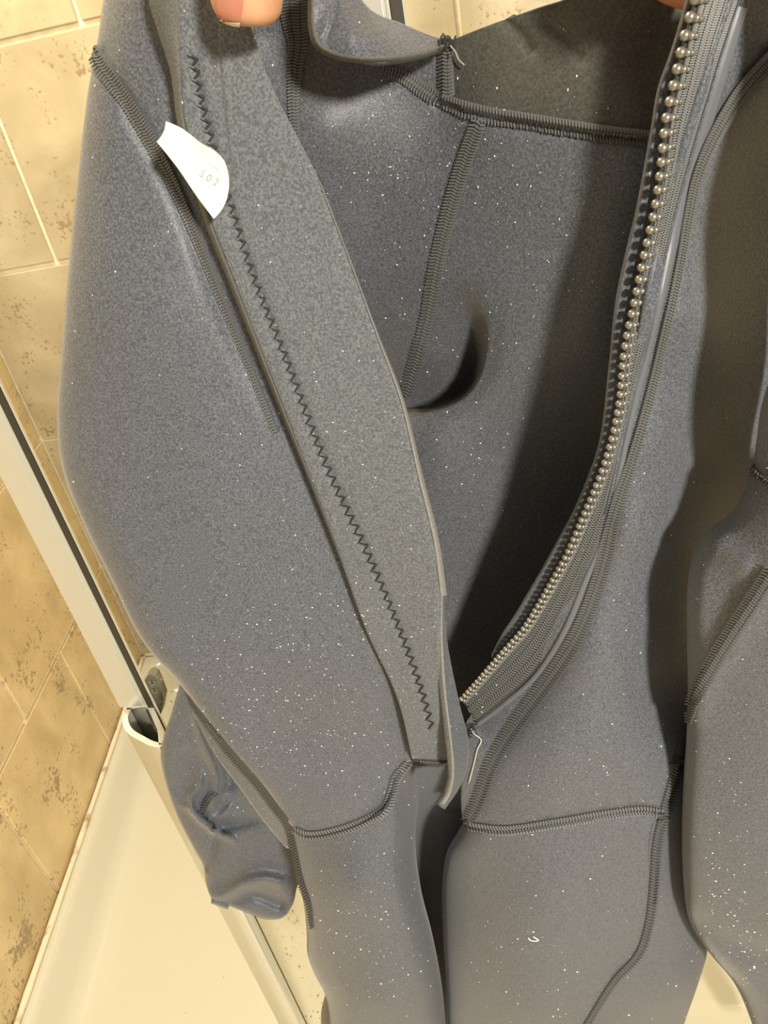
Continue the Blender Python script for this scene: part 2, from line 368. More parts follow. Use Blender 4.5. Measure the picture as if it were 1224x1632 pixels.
# handle: a hollow D section running down to the rim, its cut end open at the top
zd = CAM[2]-.4578
outer = [(-.3590, .4560), (-.3592, .4460), (-.3571, .4376), (-.3473, .4241), (-.3292, .4124), (-.3180, .4066), (-.3081, .4045), (-.3060, .4090), (-.3120, .4230), (-.3230, .4390), (-.3340, .4540), (-.3400, .4580)]
oc = curve([(x, y) for x, y in outer[:8]], 28).tolist()+[list(p) for p in outer[8:]]
oc = np.array(oc); cen = oc.mean(0)
def inner_of(c, tk):
    n = len(c); t = np.roll(c, -1, 0)-np.roll(c, 1, 0); t /= np.linalg.norm(t, axis=1)[:, None]; nr = np.stack([-t[:, 1], t[:, 0]], 1)
    if ((cen-c)*nr).sum() < 0: nr = -nr
    return c+nr*tk
ic = inner_of(oc, .0052); n = len(oc); V = []
for c, z in ((oc, zd), (ic, zd), (oc, RIM), (ic, RIM)): V += [np.array([p[0], p[1], z]) for p in c]
f_side = [(i, (i+1) % n, 2*n+(i+1) % n, 2*n+i) for i in range(n)]+[(n+i, 3*n+i, 3*n+(i+1) % n, n+(i+1) % n) for i in range(n)]
hp = mk('handle_profile', V, f_side, ALU, door)
# only the lower hanging end carries a cut rim that faces up
mk('cut_end', [v+np.array([0, 0, .0002]) for v in V[:2*n]], [(i, n+i, n+(i+1) % n, (i+1) % n) for i in range(n)], ALUC, hp, False)
mb = MB(); sl = [np.array([-.3365, .4475, zd+.0006]), np.array([-.3190, .4230, zd+.0006])]
mb.bar(sl[0], sl[1], np.array([0, 0, 1.0]), .0022, .002); mb.build('slot', GASK, hp)
lp = [(227, 1092), (233, 1079), (240, 1075), (247, 1078), (252, 1088), (261, 1113), (257, 1137), (238, 1150), (228, 1120)]
A = [PY(x, y, YP+.014) for x, y in lp]; B = [q+np.array([0, .010, 0]) for q in A]; n = len(lp)
lt = mk('latch_plate', A+B, [tuple(range(n)), tuple(range(2*n-1, n-1, -1))]+[(i, i+n, (i+1) % n+n, (i+1) % n) for i in range(n)], PLAT, door, False)
for x, y, rr in ((243, 1088, .0035), (246, 1101, .003)):
    q = PY(x, y, YP+.0135); mb = MB(); k = 10
    mb.add([q+np.array([rr*math.cos(j*.628), -.0002, rr*math.sin(j*.628)]) for j in range(k)]+[q+np.array([0, -.002, 0])], [(j, (j+1) % k, k) for j in range(k)])
    mb.build('screw', SCREW, lt, True)
# drops dried on the pane
mb = MB()
for _ in range(70):
    px, py = (random.uniform(250, 300), random.uniform(1020, 1140)) if _ < 30 else (random.uniform(430, 530), random.uniform(1400, 1632))
    q = PY(px, py, YP+.0012); r = random.uniform(.0004, .0010)
    mb.add([q+np.array([r*math.cos(k*1.257), 0, r*math.sin(k*1.257)]) for k in range(5)]+[q-np.array([0, .0005, 0])], [(k, (k+1) % 5, 5) for k in range(5)])
mb.build('dried_drops', mat('lime_spot', (.42, .32, .18), .5), door, False, 'stuff')

# ------------------------------------------------------------------ the wetsuit
suit = empty('wetsuit', (0, .34, .40)); tag(suit, 'dark charcoal neoprene wetsuit held up with its back zip open, white specks all over', 'wetsuit')

ZPATH = [(1118, -60), (1107, 0), (1092, 55), (1085, 86), (1072, 142), (1061, 192), (1053, 267), (1042, 336), (1026, 406), (1012, 473), (995, 556), (987, 639), (975, 697), (958, 752), (931, 817), (905, 878), (885, 915), (860, 960), (835, 1000), (800, 1040), (768, 1077), (734, 1115)]
TAPER = [(1200, -60), (1175, 10), (1150, 86), (1124, 172), (1098, 259), (1076, 336), (1060, 406), (1045, 473), (1026, 556), (1004, 640), (990, 700), (978, 760), (962, 830), (945, 880), (930, 915), (893, 1003), (848, 1075), (800, 1118), (757, 1152)]
zf = tps([(1118, -60, .292), (1085, 86, .292), (1150, 86, .293), (1042, 336, .295), (1080, 336, .297), (1012, 473, .297), (1045, 473, .299), (975, 697, .304), (990, 700, .305), (885, 915, .316), (930, 915, .316), (800, 1040, .328), (848, 1075, .326), (734, 1115, .336), (757, 1152, .335), (1224, -60, .297)])
def zdepth(px, py): return zf(px, py)

# inside of the front, seen through the open zip
LIP = [(440, 662), (560, 660), (645, 657), (700, 652), (740, 633), (765, 602), (780, 555), (784, 505), (778, 450), (768, 390)]
def pocket(px, py):
    r, s, t = sdist(px, py, LIP); fade = np.clip((py-420)/215, 0, 1); fade = fade*fade*(3-2*fade)
    w = 5+60*np.clip((620-py)/170, 0, 1)**1.3; q = np.clip((r*-s)/w, 0, 1); q = q*q*(3-2*q)
    near = np.where(s < 0, 0, .004*np.exp(-(r/16)**2)-.004*np.exp(-(r/80)**2))
    return fade*(.036*q*np.exp(-(np.maximum(r-w, 0)/110)**1.3)*(s < 0)+near)
bin_ = tps([(430, 60, .37), (390, -75, .352), (480, -45, .362), (520, 200, .360), (480, 300, .366), (580, 320, .374), (700, 180, .366), (700, 80, .364), (760, 60, .358), (860, 20, .352), (1000, -20, .340), (1100, -80, .346), (1040, 220, .329), (955, 220, .333), (860, 230, .343), (760, 190, .354), (700, 500, .372), (880, 400, .346), (980, 400, .338), (830, 560, .361), (960, 560, .353), (780, 720, .382), (950, 720, .386), (880, 900, .390), (760, 1000, .390), (700, 720, .376), (740, 1100, .378), (740, 1300, .385), (900, 1300, .385), (1050, 950, .392), (1150, 450, .362), (1150, 100, .352), (620, 640, .392)])
sheet('front_lining', 'inner', NEOI, suit,
      [(390, -75), (440, -66), (480, -45), (510, 10), (545, 50), (600, 70), (700, 74), (722, 64), (760, 49), (860, 13), (900, 0), (960, -30), (1130, -85)],
      [(690, 1300), (900, 1300)],
      [(390, -75), (405, 60), (440, 200), (480, 300), (560, 500), (620, 700), (660, 900), (690, 1100), (690, 1300)],
      [(1130, -85), (1160, 220), (1150, 450), (1120, 650), (1090, 800), (1050, 950), (1000, 1100), (940, 1220), (900, 1300)],
      bin_, 200, 300, extra=(pocket, ridge([(800, 30), (830, 55), (845, 80)], 10, .0012), ridge([(700, 165), (780, 187), (900, 208), (1050, 226)], 9, .0022)))

OLV = grain(mat('smooth_olive_lining_shaded', (.05, .05, .045), 0.6), (0.042, 0.042, 0.036), (0.078, 0.078, 0.068), 900, .36, .66, 0.25, .0005, 2.0)  # olive skin, darkened further to hold the hand's shadow in its colour
sheet('collar_band', 'cband', OLV, suit, [(704, 70), (722, 63), (760, 47.5), (860, 11.5), (900, -1.5), (960, -31.5), (1128, -87)], [(708, 158), (770, 180), (850, 194), (950, 209), (1096, 224)],
      [(704, 70), (706, 110), (708, 158)], [(1128, -87), (1112, 100), (1096, 224)], bin_, 110, 60, thick=.0035, extra=(lambda a, b: -.0016, ridge([(800, 30), (830, 55), (845, 80)], 9, .0016), ridge([(860, 45), (905, 75), (925, 95)], 9, .001)))
# folded collar
cpts = tps([(499, -60, .330), (499, 47, .327), (540, 86, .322), (620, 90, .322), (711, 70, .352), (600, 22, .345), (640, 38, .347), (575, 0, .345), (530, -60, .34), (560, 50, .322)])
CL = [(499, -60), (499, 0), (501, 47), (510, 70), (532, 83), (565, 90), (620, 90), (680, 81), (711, 70)]
sheet('collar_fold', 'collar', NEO, suit, [(499, -60), (540, -60)], [(711, 70), (713, 66)], CL,
      [(540, -60), (560, -25), (577, 0), (598, 20), (640, 37), (680, 54), (713, 66)], cpts, 40, 90, thick=.004,
      extra=(ridge([(540, -40), (536, 0), (530, 35), (521, 62)], 5, .0022),))
def edge_strip(name, pts, keys, shift, parent, lift=0.0005, m=CUT, bulge=.0012):
    """cut edge: a rounded rubber strip that hangs on the border of a sheet"""
    c, t, nn = path_frames(pts, 6); rows = []; k = 6; prev = None
    for i in range(len(c)):
        h = None
        for dd in (1, 2, 4, 6, 9):
            h = surf(*(c[i, :2]+nn[i]*shift*dd), keys)
            if h: break
        if not h: continue
        Y = h[0][1]; row = []
        for j in range(k+1):
            q = c[i, :2]-nn[i]*shift*(j/k)*c[i, 2]+nn[i]*shift*1.5
            row.append(PY(*q, Y-lift-bulge*math.sin(math.pi*(.15+.85*j/k))+.004*(j/k)**2))
        rows.append(row)
    return mk(name, np.array(rows).reshape(-1, 3), grid_faces(len(rows), k+1), m, parent)
edge_strip('cut_edge', [(499, -60, 9), (499, 0, 10), (501, 47, 11), (510, 70, 12), (532, 83, 12), (565, 90, 12), (620, 90, 12), (680, 81, 11), (709, 71, 7)], ['collar'], -1, suit)

# left half of the back
lp_ = tps([(240, 0, .320), (165, 0, .328), (300, -60, .318), (122, 300, .324), (95, 680, .320), (250, 500, .309), (370, 500, .315), (480, 700, .316), (300, 800, .306), (500, 1000, .310), (300, 1100, .305), (385, 1210, .306), (456, 1300, .312), (600, 1100, .316), (640, 1230, .330), (300, 250, .318), (550, 1290, .314), (200, 100, .322), (430, 1180, .312), (660, 1140, .33)])
WL = [(456, 1308), (472, 1323), (491, 1330), (543, 1322), (588, 1304), (613, 1287), (623, 1262), (630, 1238), (648, 1216), (668, 1210)]
sheet('left_back_panel', 'left', NEO, suit, [(182, -70), (320, -70)], WL,
      [(182, -70), (165, 0), (156, 60), (141, 140), (122, 300), (110, 420), (98, 560), (91, 660), (94, 720), (106, 770), (140, 850), (180, 930), (214, 1000), (242, 1042), (282, 1084), (335, 1158), (380, 1212), (420, 1255), (456, 1308)],
      [(320, -70), (315, 60), (330, 180), (370, 330), (480, 620), (560, 830), (615, 980), (655, 1090), (668, 1150), (668, 1210)],
      lp_, 110, 220, rnd={'left': (60, .013), 'bottom': (14, .003)}, wrap={'left': (70, .045)},
      extra=(ridge([(165, 90), (220, 200), (280, 310), (345, 470), (400, 600), (455, 720)], 16, .003, (0, .3)),))

# outer flap that covers the zip
flp = tps([(281, -60, .298), (385, -60, .296), (300, 200, .300), (480, 230, .298), (372, 450, .301), (560, 420, .297), (500, 780, .300), (640, 640, .294), (690, 860, .293), (581, 1000, .303), (703, 1020, .296), (656, 1208, .318), (722, 1212, .312), (690, 1120, .304), (340, 60, .298), (640, 1000, .301)])
FLL = [(281, -60), (281, 0), (287, 130), (293, 200), (330, 340), (372, 450), (446, 640), (500, 780), (545, 900), (581, 1000), (625, 1093), (640, 1137), (656, 1209)]
FLR = [(385, -60), (403, 50), (430, 130), (480, 230), (510, 290), (560, 420), (600, 530), (640, 640), (668, 760), (692, 860), (704, 950), (704, 1020), (708, 1100), (716, 1160), (722, 1212)]
def layer(px, py):
    r, s, t = sdist(px, py, [(345, -60), (347, 40), (355, 150), (365, 240), (376, 320)]); on = np.clip((1-t)/.4, 0, 1)
    return np.where(s < 0, 1, 0)*-.0014*on*np.clip(r/3, 0, 1)*np.exp(-(r/160)**2)
sheet('zip_flap', 'flap', FLAPM, suit, [(281, -60), (385, -60)], [(656, 1209), (690, 1215), (722, 1212)], FLL, FLR, flp, 64, 220, thick=.004,
      rnd={'left': (8, .002), 'right': (10, .002)}, extra=(layer, ridge([(308, 100), (330, 195), (368, 330), (400, 430), (455, 570), (520, 740), (590, 890), (640, 1010), (690, 1165)], 7, .0012)))
cvp = tps([(704, 940, .296), (704, 1020, .297), (716, 1160, .300), (723, 1247, .300), (703, 1288, .298), (711, 1017, .302), (745, 1178, .314), (732, 1254, .310), (711, 1289, .304)])
RIDGE = [(704, 940), (704, 1020), (709, 1100), (716, 1160), (721, 1206), (722, 1240), (716, 1266), (702, 1286)]
sheet('flap_tail', 'tail', NEO, suit, [(704, 940), (707, 940)], [(702, 1286), (709, 1290)], RIDGE,
      [(707, 940), (712, 1017), (732, 1120), (746, 1178), (746, 1213), (733, 1254), (709, 1290)], cvp, 20, 90, thick=.004)
edge_strip('cut_edge', [(281, -60, 50), (281, 0, 46), (282, 50, 32), (286, 110, 17), (293, 200, 11), (330, 340, 10), (372, 450, 9), (446, 640, 7), (500, 780, 4), (545, 900, 2)], ['flap'], -1, suit)
LEDGE = grain(mat('fuzzy_cut_edge', (.3, .3, .27), .95), (.19, .19, .175), (.36, .36, .33), 1500, .3, .7, .6, .0008)
edge_strip('cut_edge', [(510, 290, 2.5), (560, 420, 3), (600, 530, 4), (640, 640, 6), (668, 760, 8), (692, 860, 9), (704, 950, 10)], ['flap'], 1, suit, m=LEDGE)
edge_strip('cut_edge', [(704, 938, 8), (704, 1020, 9), (709, 1100, 9), (716, 1160, 8), (721, 1206, 8), (722, 1240, 10), (716, 1266, 12), (703, 1287, 12)], ['tail'], -1, suit, m=LEDGE)
# zigzag sewing of the flap
ZZ = [(308, 85), (318, 145), (330, 195), (350, 270), (372, 340), (400, 430), (455, 570), (520, 740), (590, 890), (640, 1010), (672, 1100), (690, 1165)]
L = length(ZZ); pts = []; s = 0; cc = curve(ZZ, 1200); tt = np.gradient(cc, axis=0); tt /= np.linalg.norm(tt, axis=1)[:, None]; sg = 1
while s < L:
    i = min(int(s/L*1199), 1199); q = cc[i]+np.array([-tt[i, 1], tt[i, 0]])*sg*(6.5 if s < 900 else 5.5); h = surf(*q, ['flap'], .0004)
    if h: pts.append(h[0])
    sg = -sg; s += 10.5-3.0*s/L
mb = MB(); mb2 = MB()
for a, b in zip(pts[:-1], pts[1:]): mb.bar(a, b, np.array([0, -1.0, .1]), .00062, .0007)
for a in pts[::2]: mb2.bar(a+np.array([-.0004, -.0003, .0003]), a+np.array([.0010, -.0004, -.0006]), np.array([0, -1.0, 0]), .0007, .0008)
zz = mb.build('zigzag_stitch', ZIG, suit, kind='stuff'); mb2.build('stitch_knots', THREAD, zz, kind='stuff')

# left leg, seat fold and right leg
lg = tps([(456, 1308, .328), (491, 1330, .322), (588, 1304, .316), (648, 1216, .332), (470, 1400, .326), (570, 1420, .302), (500, 1560, .322), (600, 1600, .300), (665, 1420, .325), (705, 1600, .325), (530, 1680, .318), (640, 1300, .325), (668, 1214, .345), (668, 1290, .350)])
sheet('left_leg', 'lleg', NEO, suit, WL, [(528, 1690), (718, 1690)],
      [(456, 1308), (463, 1348), (474, 1400), (484, 1441), (489, 1490), (490, 1520), (501, 1552), (518, 1585), (524, 1612), (528, 1690)],
      [(668, 1210), (668, 1266), (662, 1341), (671, 1417), (688, 1485), (701, 1550), (712, 1632), (718, 1690)],
      lg, 70, 120, rnd={'left': (45, .016), 'right': (46, .030), 'top': (14, .003)}, wrap={'left': (60, .04), 'right': (50, .045)})
vl = tps([(600, 1195, .345), (760, 1195, .350), (600, 1300, .372), (700, 1310, .395), (690, 1240, .362), (760, 1310, .388), (600, 1680, .415), (760, 1680, .415)])
sheet('seat_fold', 'fold', NEO, suit, [(640, 1207), (690, 1210), (775, 1200)], [(640, 1700), (780, 1700)], [(640, 1207), (640, 1700)], [(775, 1200), (780, 1700)], vl, 40, 70)
rl = tps([(740, 1313, .325), (803, 1322, .312), (969, 1295, .312), (1056, 1294, .318), (712, 1420, .335), (860, 1450, .298), (1041, 1416, .318), (712, 1632, .33), (850, 1620, .296), (978, 1564, .312), (905, 1690, .308), (718, 1690, .33)])
WR = [(738, 1311), (760, 1318), (803, 1323), (879, 1312), (969, 1297), (1023, 1291), (1057, 1295)]
SIDE = [(1057, 1295), (1047, 1340), (1042, 1416), (1034, 1470), (1018, 1519), (978, 1564), (938, 1627), (900, 1690)]
sheet('right_leg', 'rleg', NEO, suit, WR, [(718, 1690), (900, 1690)],
      [(738, 1311), (730, 1325), (713, 1355), (705, 1407), (706, 1485), (711, 1564), (714, 1632), (718, 1690)], SIDE, rl, 80, 110,
      rnd={'left': (50, .020), 'top': (12, .003)}, wrap={'left': (40, .045)})
sp = tps([(1057, 1295, .320), (1100, 1165, .342), (1112, 1300, .338), (1042, 1416, .320), (1128, 1515, .350), (1018, 1519, .318), (938, 1627, .314), (1092, 1627, .350), (900, 1690, .308), (1060, 1600, .324)])
sheet('right_side_panel', 'rside', NEO, suit, [(1088, 1185), (1135, 1185)], [(890, 1690), (1072, 1690)],
      [(1088, 1185), (1070, 1214)]+[(x-10, y) for x, y in SIDE], [(1135, 1185), (1130, 1300), (1126, 1430), (1128, 1512), (1114, 1564), (1092, 1627), (1072, 1690)], sp, 50, 110, rnd={'right': (40, .012)}, wrap={'right': (40, .035)})
sheet('left_side_panel', 'lside', NEO, suit, [(270, 1066), (300, 1078)], [(456, 1352), (486, 1352)],
      [(270, 1066), (297, 1106), (314, 1150), (346, 1209), (378, 1252), (416, 1305), (456, 1352)], [(300, 1078), (350, 1150), (400, 1205), (440, 1250), (475, 1300), (486, 1352)],
      tps([(282, 1076, .346), (305, 1110, .346), (380, 1210, .330), (440, 1310, .334), (400, 1205, .326), (466, 1352, .342), (474, 1300, .326)]), 16, 60)
sheet('leg_fold', 'lfold', NEO, suit, [(518, 1586), (532, 1586)], [(514, 1690), (545, 1690)], [(518, 1586), (512, 1612), (514, 1690)], [(532, 1586), (545, 1690)],
      tps([(518, 1586, .355), (512, 1612, .358), (545, 1690, .350), (532, 1586, .35)]), 14, 40, rnd={'left': (12, .012)})

# right half of the back
LB = [(x-14, y) for x, y in TAPER]+[(742, 1180), (735, 1250), (735, 1290), (738, 1311)]
rp = tps([(x, y, float(zf(np.array(x), np.array(y)))+.0012) for x, y in TAPER[::2]]+[(742, 1180, .332), (735, 1290, .328), (740, 1313, .325), (803, 1322, .313), (969, 1295, .313), (1056, 1294, .319), (1100, 500, .304), (1150, 500, .326), (1224, 500, .348), (1000, 850, .309), (1050, 850, .318), (1100, 870, .346), (960, 1050, .310), (1010, 1050, .319), (1075, 1100, .342), (1081, 1214, .323), (880, 1200, .308), (1320, 0, .33), (1220, 120, .310), (1150, 260, .314), (1190, 300, .334), (1130, 700, .344), (1060, 700, .313), (1320, 600, .36)])
sheet('right_back_panel', 'right', NEO, suit, [(1186, -60), (1330, -60)], WR, LB,
      [(1330, -60), (1330, 400), (1300, 680), (1190, 880), (1140, 1080), (1104, 1165), (1083, 1214), (1057, 1295)], rp, 90, 220, rnd={'bottom': (12, .003)},
      extra=(ridge([(1224, 93), (1176, 147), (1132, 220), (1107, 280), (1090, 370), (1066, 500), (1040, 620), (1010, 720), (985, 800), (960, 909), (924, 1008), (888, 1066), (826, 1151), (785, 1214), (763, 1277)], 16, .0016),))
# zip: underlay, woven tape, glued band and separate teeth
UL = [(1112, -60), (1092, 20), (1072, 86), (1053, 140), (1040, 216), (1018, 336), (1001, 406), (984, 486), (973, 590), (958, 706), (940, 761), (915, 820), (893, 860), (866, 908), (844, 945), (820, 985), (800, 1015), (783, 1048)]
sheet('zip_underlay', 'under', NEOI, suit, [(1112, -60), (1180, -60)], [(783, 1048), (797, 1058)], UL, [(1180, -60), (1150, 20), (1110, 160), (1070, 300), (1040, 440), (1010, 600), (985, 740), (950, 820), (900, 920), (845, 1004), (797, 1058)],
      lambda a, b: zf(a, b)+.0055, 16, 120, thick=.003)
zipper = sheet('zip_tape', 'tape', TAPE, suit, [(1119, -60), (1200, -60)], [(735, 1116), (757, 1152)], [(x+1, y) for x, y in ZPATH], TAPER, lambda a, b: zf(a, b)+.0002, 14, 160, thick=.0012)
TCEN = []
za, ta = curve(ZPATH, 60), curve(TAPER, 60)
for q0, q1 in zip(za, ta):
    TCEN.append((*(q0*.47+q1*.53), np.linalg.norm(q1-q0)*.80))
stitches('tape_weave', TCEN, ['tape'], WEAVE, zipper, rows=(-.42, -.25, -.08, .08, .25, .42), frac=.15, pitch=4.2, slant=.42, lift=.0004, wd=.00055, th=.0005)
ribbon('zip_cord', [(x+9, y+2, 6) for x, y in ZPATH], ['tape', 'right'], WEAVE, zipper, .0006, .0008)
BAND = [(x+o, y+o*.3, b) for (x, y), o, b in zip(TAPER[1:], [8, 9, 10, 11, 10, 9, 8, 8, 8, 8, 8, 8, 8, 7, 7, 6, 6, 5], [16, 17, 18, 17, 15, 13, 12, 12, 12, 11, 11, 12, 12, 12, 12, 11, 10, 9])]
ribbon('glued_band', BAND, ['right'], GLOSSB, suit, .0006, .0004)
# one tooth: beaded head, neck and a base that grips the tape
bm = bmesh.new()
bmesh.ops.create_uvsphere(bm, u_segments=8, v_segments=5, radius=.00185, matrix=Matrix.Translation((-.0012, 0, .0010)))
bmesh.ops.create_uvsphere(bm, u_segments=8, v_segments=5, radius=.00140, matrix=Matrix.Translation((.0010, 0, .0009)))
r_ = bmesh.ops.create_cube(bm, size=1.0, matrix=Matrix.Translation((.0016, 0, .0003)) @ Matrix.Diagonal((.0046, .0017, .0014, 1)))
bmesh.ops.bevel(bm, geom=list({e for v in r_['verts'] for e in v.link_edges}), offset=.0004, segments=1, affect='EDGES')
tm = bpy.data.meshes.new('zipper_tooth'); bm.to_mesh(tm); bm.free(); tm.materials.append(TOOTH); tm.polygons.foreach_set('use_smooth', [True]*len(tm.polygons))
zc = curve(ZPATH, 1500); z3 = np.array([PY(q[0], q[1], float(zf(q[0], q[1]))) for q in zc]); s3 = np.r_[0, np.cumsum(np.linalg.norm(np.diff(z3, axis=0), axis=1))]
ofs = wloc(zipper); s = 0
while s < s3[-1]:
    i = min(int(np.searchsorted(s3, s)), 1498); p = z3[i]; T = z3[min(i+5, 1499)]-z3[max(i-5, 0)]; T /= np.linalg.norm(T)
    h = surf(zc[i][0]+8, zc[i][1]+3, ['tape', 'right'])
    q = (np.array(PY(zc[i][0]+10, zc[i][1]+5, float(zf(zc[i][0]+10, zc[i][1]+5)))))
    X = q-p; X -= T*X.dot(T); X /= np.linalg.norm(X); Zn = np.cross(X, T); 
    if Zn.dot(CAM-p) < 0: T = -T; Zn = np.cross(X, T)
    o = bpy.data.objects.new('zipper_tooth', tm); COL.objects.link(o); o.parent = zipper
    sc = 1.0-.14*(s/s3[-1])
    Mx = Matrix([[*(X*sc)], [*(T*sc)], [*(Zn*sc)]]).transposed().to_4x4(); Mx.translation = Vector(p+Zn*.0006+X*.0006)-ofs; o.matrix_local = Mx
    s += .00475*sc

# right sleeve hanging in front
sl_ = tps([(1199, 752, .300), (1131, 841, .298), (1095, 920, .292), (1096, 1124, .296), (1088, 1304, .300), (1099, 1470, .306), (1171, 1568, .310), (1215, 1690, .310), (1200, 1000, .274), (1190, 1300, .284), (1224, 1500, .290), (1300, 900, .262), (1300, 1300, .276), (1460, 760, .28), (1460, 1690, .30), (1250, 780, .278)])
sheet('right_sleeve', 'rsleeve', NEO, suit, [(1198, 750), (1224, 768), (1300, 775), (1470, 740)], [(1215, 1690), (1460, 1690)],
      [(1198, 750), (1185, 785), (1168, 816), (1131, 842), (1106, 879), (1096, 930), (1095, 1020), (1096, 1124), (1087, 1304), (1089, 1402), (1099, 1468), (1131, 1519), (1171, 1568), (1197, 1627), (1215, 1690)],
      [(1470, 740), (1480, 1100), (1475, 1400), (1460, 1690)], sl_, 80, 150, rnd={'left': (34, .016)}, wrap={'left': (60, .04), 'right': (80, .06)},
      extra=(ridge([(1120, 850), (1150, 880), (1180, 900)], 22, -.004), ridge([(1224, 922), (1171, 1003), (1131, 1066), (1100, 1124)], 26, -.004), ridge([(1110, 1470), (1150, 1500), (1224, 1520)], 18, .003), ridge([(1130, 1500), (1180, 1545), (1230, 1600)], 16, -.003)))
sheet('right_upper_sleeve', 'rupper', NEO, suit, [(1345, -110), (1500, -110)], [(1199, 752), (1224, 772), (1300, 780), (1470, 745)],
      [(1345, -110), (1338, 60), (1302, 330), (1265, 500), (1232, 590), (1214, 645), (1206, 700), (1199, 752)], [(1500, -110), (1500, 400), (1470, 745)],
      tps([(1330, 60, .262), (1480, 60, .258), (1345, -110, .258), (1500, -110, .257), (1265, 500, .270), (1214, 645, .287), (1199, 752, .299), (1300, 700, .266), (1470, 745, .265), (1400, 400, .255)]), 40, 80, rnd={'left': (30, .014)}, wrap={'left': (40, .04)})
# left sleeve hanging behind the body, wrinkled at the wrist
def crop(pts): return [(240+x*260/1010, 1060+y*420/1632) for x, y in pts]
ls = tps([(287, 1086, .392), (260, 1200, .387), (300, 1340, .392), (340, 1430, .388), (454, 1463, .384), (478, 1400, .390), (360, 1230, .396), (420, 1330, .390), (390, 1400, .385), (330, 1200, .392)])
sheet('left_sleeve', 'lsleeve', NEO, suit, [(287, 1086), (300, 1078), (325, 1086)], [(337, 1433), (384, 1451), (423, 1465), (448, 1464), (458, 1457)],
      [(287, 1086), (273, 1137), (260, 1178), (257, 1210), (265, 1250), (282, 1300), (309, 1353), (325, 1383), (328, 1408), (333, 1424), (337, 1433)],
      [(325, 1086), (420, 1180), (490, 1300), (492, 1380), (474, 1412), (468, 1437), (458, 1457)], ls, 90, 130, rnd={'left': (24, .007), 'bottom': (9, .004)}, wrap={'left': (30, .003)},
      extra=(ridge(crop([(240, 180), (310, 430), (400, 640), (410, 740), (370, 870), (350, 950)]), 9, -0.0090, (.2, .1)),
             ridge(crop([(300, 200), (380, 450), (480, 650), (480, 800)]), 13, 0.0075, (.1, .1)),
             ridge(crop([(310, 640), (300, 740), (250, 810), (270, 910), (400, 1030)]), 6, -0.0060, (.2, 0)),
             ridge(crop([(260, 500), (200, 700), (180, 820)]), 16, 0.0045, (.2, .2)),
             ridge(crop([(160, 860), (240, 890), (330, 970), (400, 1030)]), 6, -0.0045, (.2, 0)),
             ridge(crop([(400, 1030), (470, 1060), (560, 1110)]), 6, -0.0060, (0, .5)),
             ridge(crop([(520, 850), (440, 930), (370, 950)]), 6, -0.0045, (.3, 0)),
             ridge(crop([(420, 1040), (400, 1140), (350, 1260)]), 5, 0.0045),
             ridge(crop([(450, 1000), (640, 960), (760, 940)]), 10, 0.0060, (0, .5)),
             ridge(crop([(360, 1440), (460, 1430), (600, 1350), (720, 1330), (860, 1370)]), 12, -0.0090, (0, .1)),
             ridge(crop([(420, 1480), (620, 1420), (800, 1480)]), 10, 0.0060)))

# ---- seams
for o in suit.children:
    if o.name.startswith('cut_edge'): o['label'] = 'grey cut rubber edge'
    if o.name == 'collar_band': o['label'] = 'smooth olive collar lining'
seam([(150, 75, 14), (163, 105, 26), (180, 128, 28), (215, 180, 28), (240, 222, 28), (275, 290, 26), (310, 370, 22), (350, 470, 18), (400, 590, 14), (440, 690, 11)], ['left'], suit)
seam([(770, 183, 24), (740, 262, 26), (718, 335, 26), (698, 420, 26), (683, 500, 25), (664, 572, 24), (648, 628, 22)], ['inner'], suit)
seam([(610, 112, 14), (640, 120, 22), (680, 145, 26), (715, 165, 30), (770, 183, 32), (850, 196, 32), (950, 212, 32), (1045, 224, 30)], ['inner', 'cband'], suit)
seam([(711, 78, 24), (712, 110, 24), (713, 152, 26)], ['inner', 'cband'], suit)
seam([(1240, 75, 30), (1224, 93, 30), (1176, 147, 28), (1132, 220, 24), (1107, 280, 20), (1092, 350, 19), (1083, 406, 18), (1060, 520, 18), (1036, 620, 19), (1012, 712, 21), (985, 800, 25), (958, 909, 28), (922, 1008, 30), (884, 1070, 30), (824, 1153, 30), (785, 1214, 28), (763, 1272, 26), (750, 1300, 24), (741, 1311, 18)], ['right'], suit, pitch=4.6)
seam([(750, 1316, 16), (803, 1322, 17), (879, 1311, 17), (969, 1296, 17), (1023, 1290, 17), (1054, 1294, 16)], ['right', 'rleg'], suit, pitch=4.6, th=PALE)
seam([(1096, 1160, 16), (1081, 1214, 18), (1060, 1290, 18), (1047, 1340, 17), (1041, 1416, 16), (1034, 1470, 15), (1018, 1519, 15), (978, 1564, 13), (938, 1627, 12), (905, 1682, 12)], ['right', 'rleg', 'rside'], suit, three=False, pitch=4.6)
seam([(470, 1321, 12), (491, 1330, 16), (543, 1322, 18), (588, 1304, 18), (613, 1287, 18), (623, 1262, 16), (630, 1238, 16), (648, 1216, 14)], ['left', 'lleg'], suit, pitch=4.6, th=PALE)
seam([(285, 1092, 6), (330, 1152, 9), (375, 1208, 13), (412, 1250, 13), (440, 1288, 13), (456, 1310, 13), (467, 1348, 12), (479, 1402, 11), (493, 1441, 8), (498, 1478, 5)], ['left', 'lleg', 'lside'], suit, three=False, pitch=4.2)
seam([(1232, 910, 26), (1205, 952, 28), (1171, 1003, 29), (1131, 1068, 27), (1106, 1120, 20), (1101, 1150, 10)], ['rsleeve'], suit, pitch=4.4)
seam([(1196, 744, 18), (1210, 760, 18), (1232, 772, 18), (1290, 779, 18)], ['rsleeve', 'rupper'], suit, three=False, pitch=4.6)
seam([(470, -40, 60), (470, 0, 56), (473, 40, 44), (476, 70, 34), (472, 110, 26), (470, 165, 20), (474, 230, 14)], ['inner', 'under'], suit)
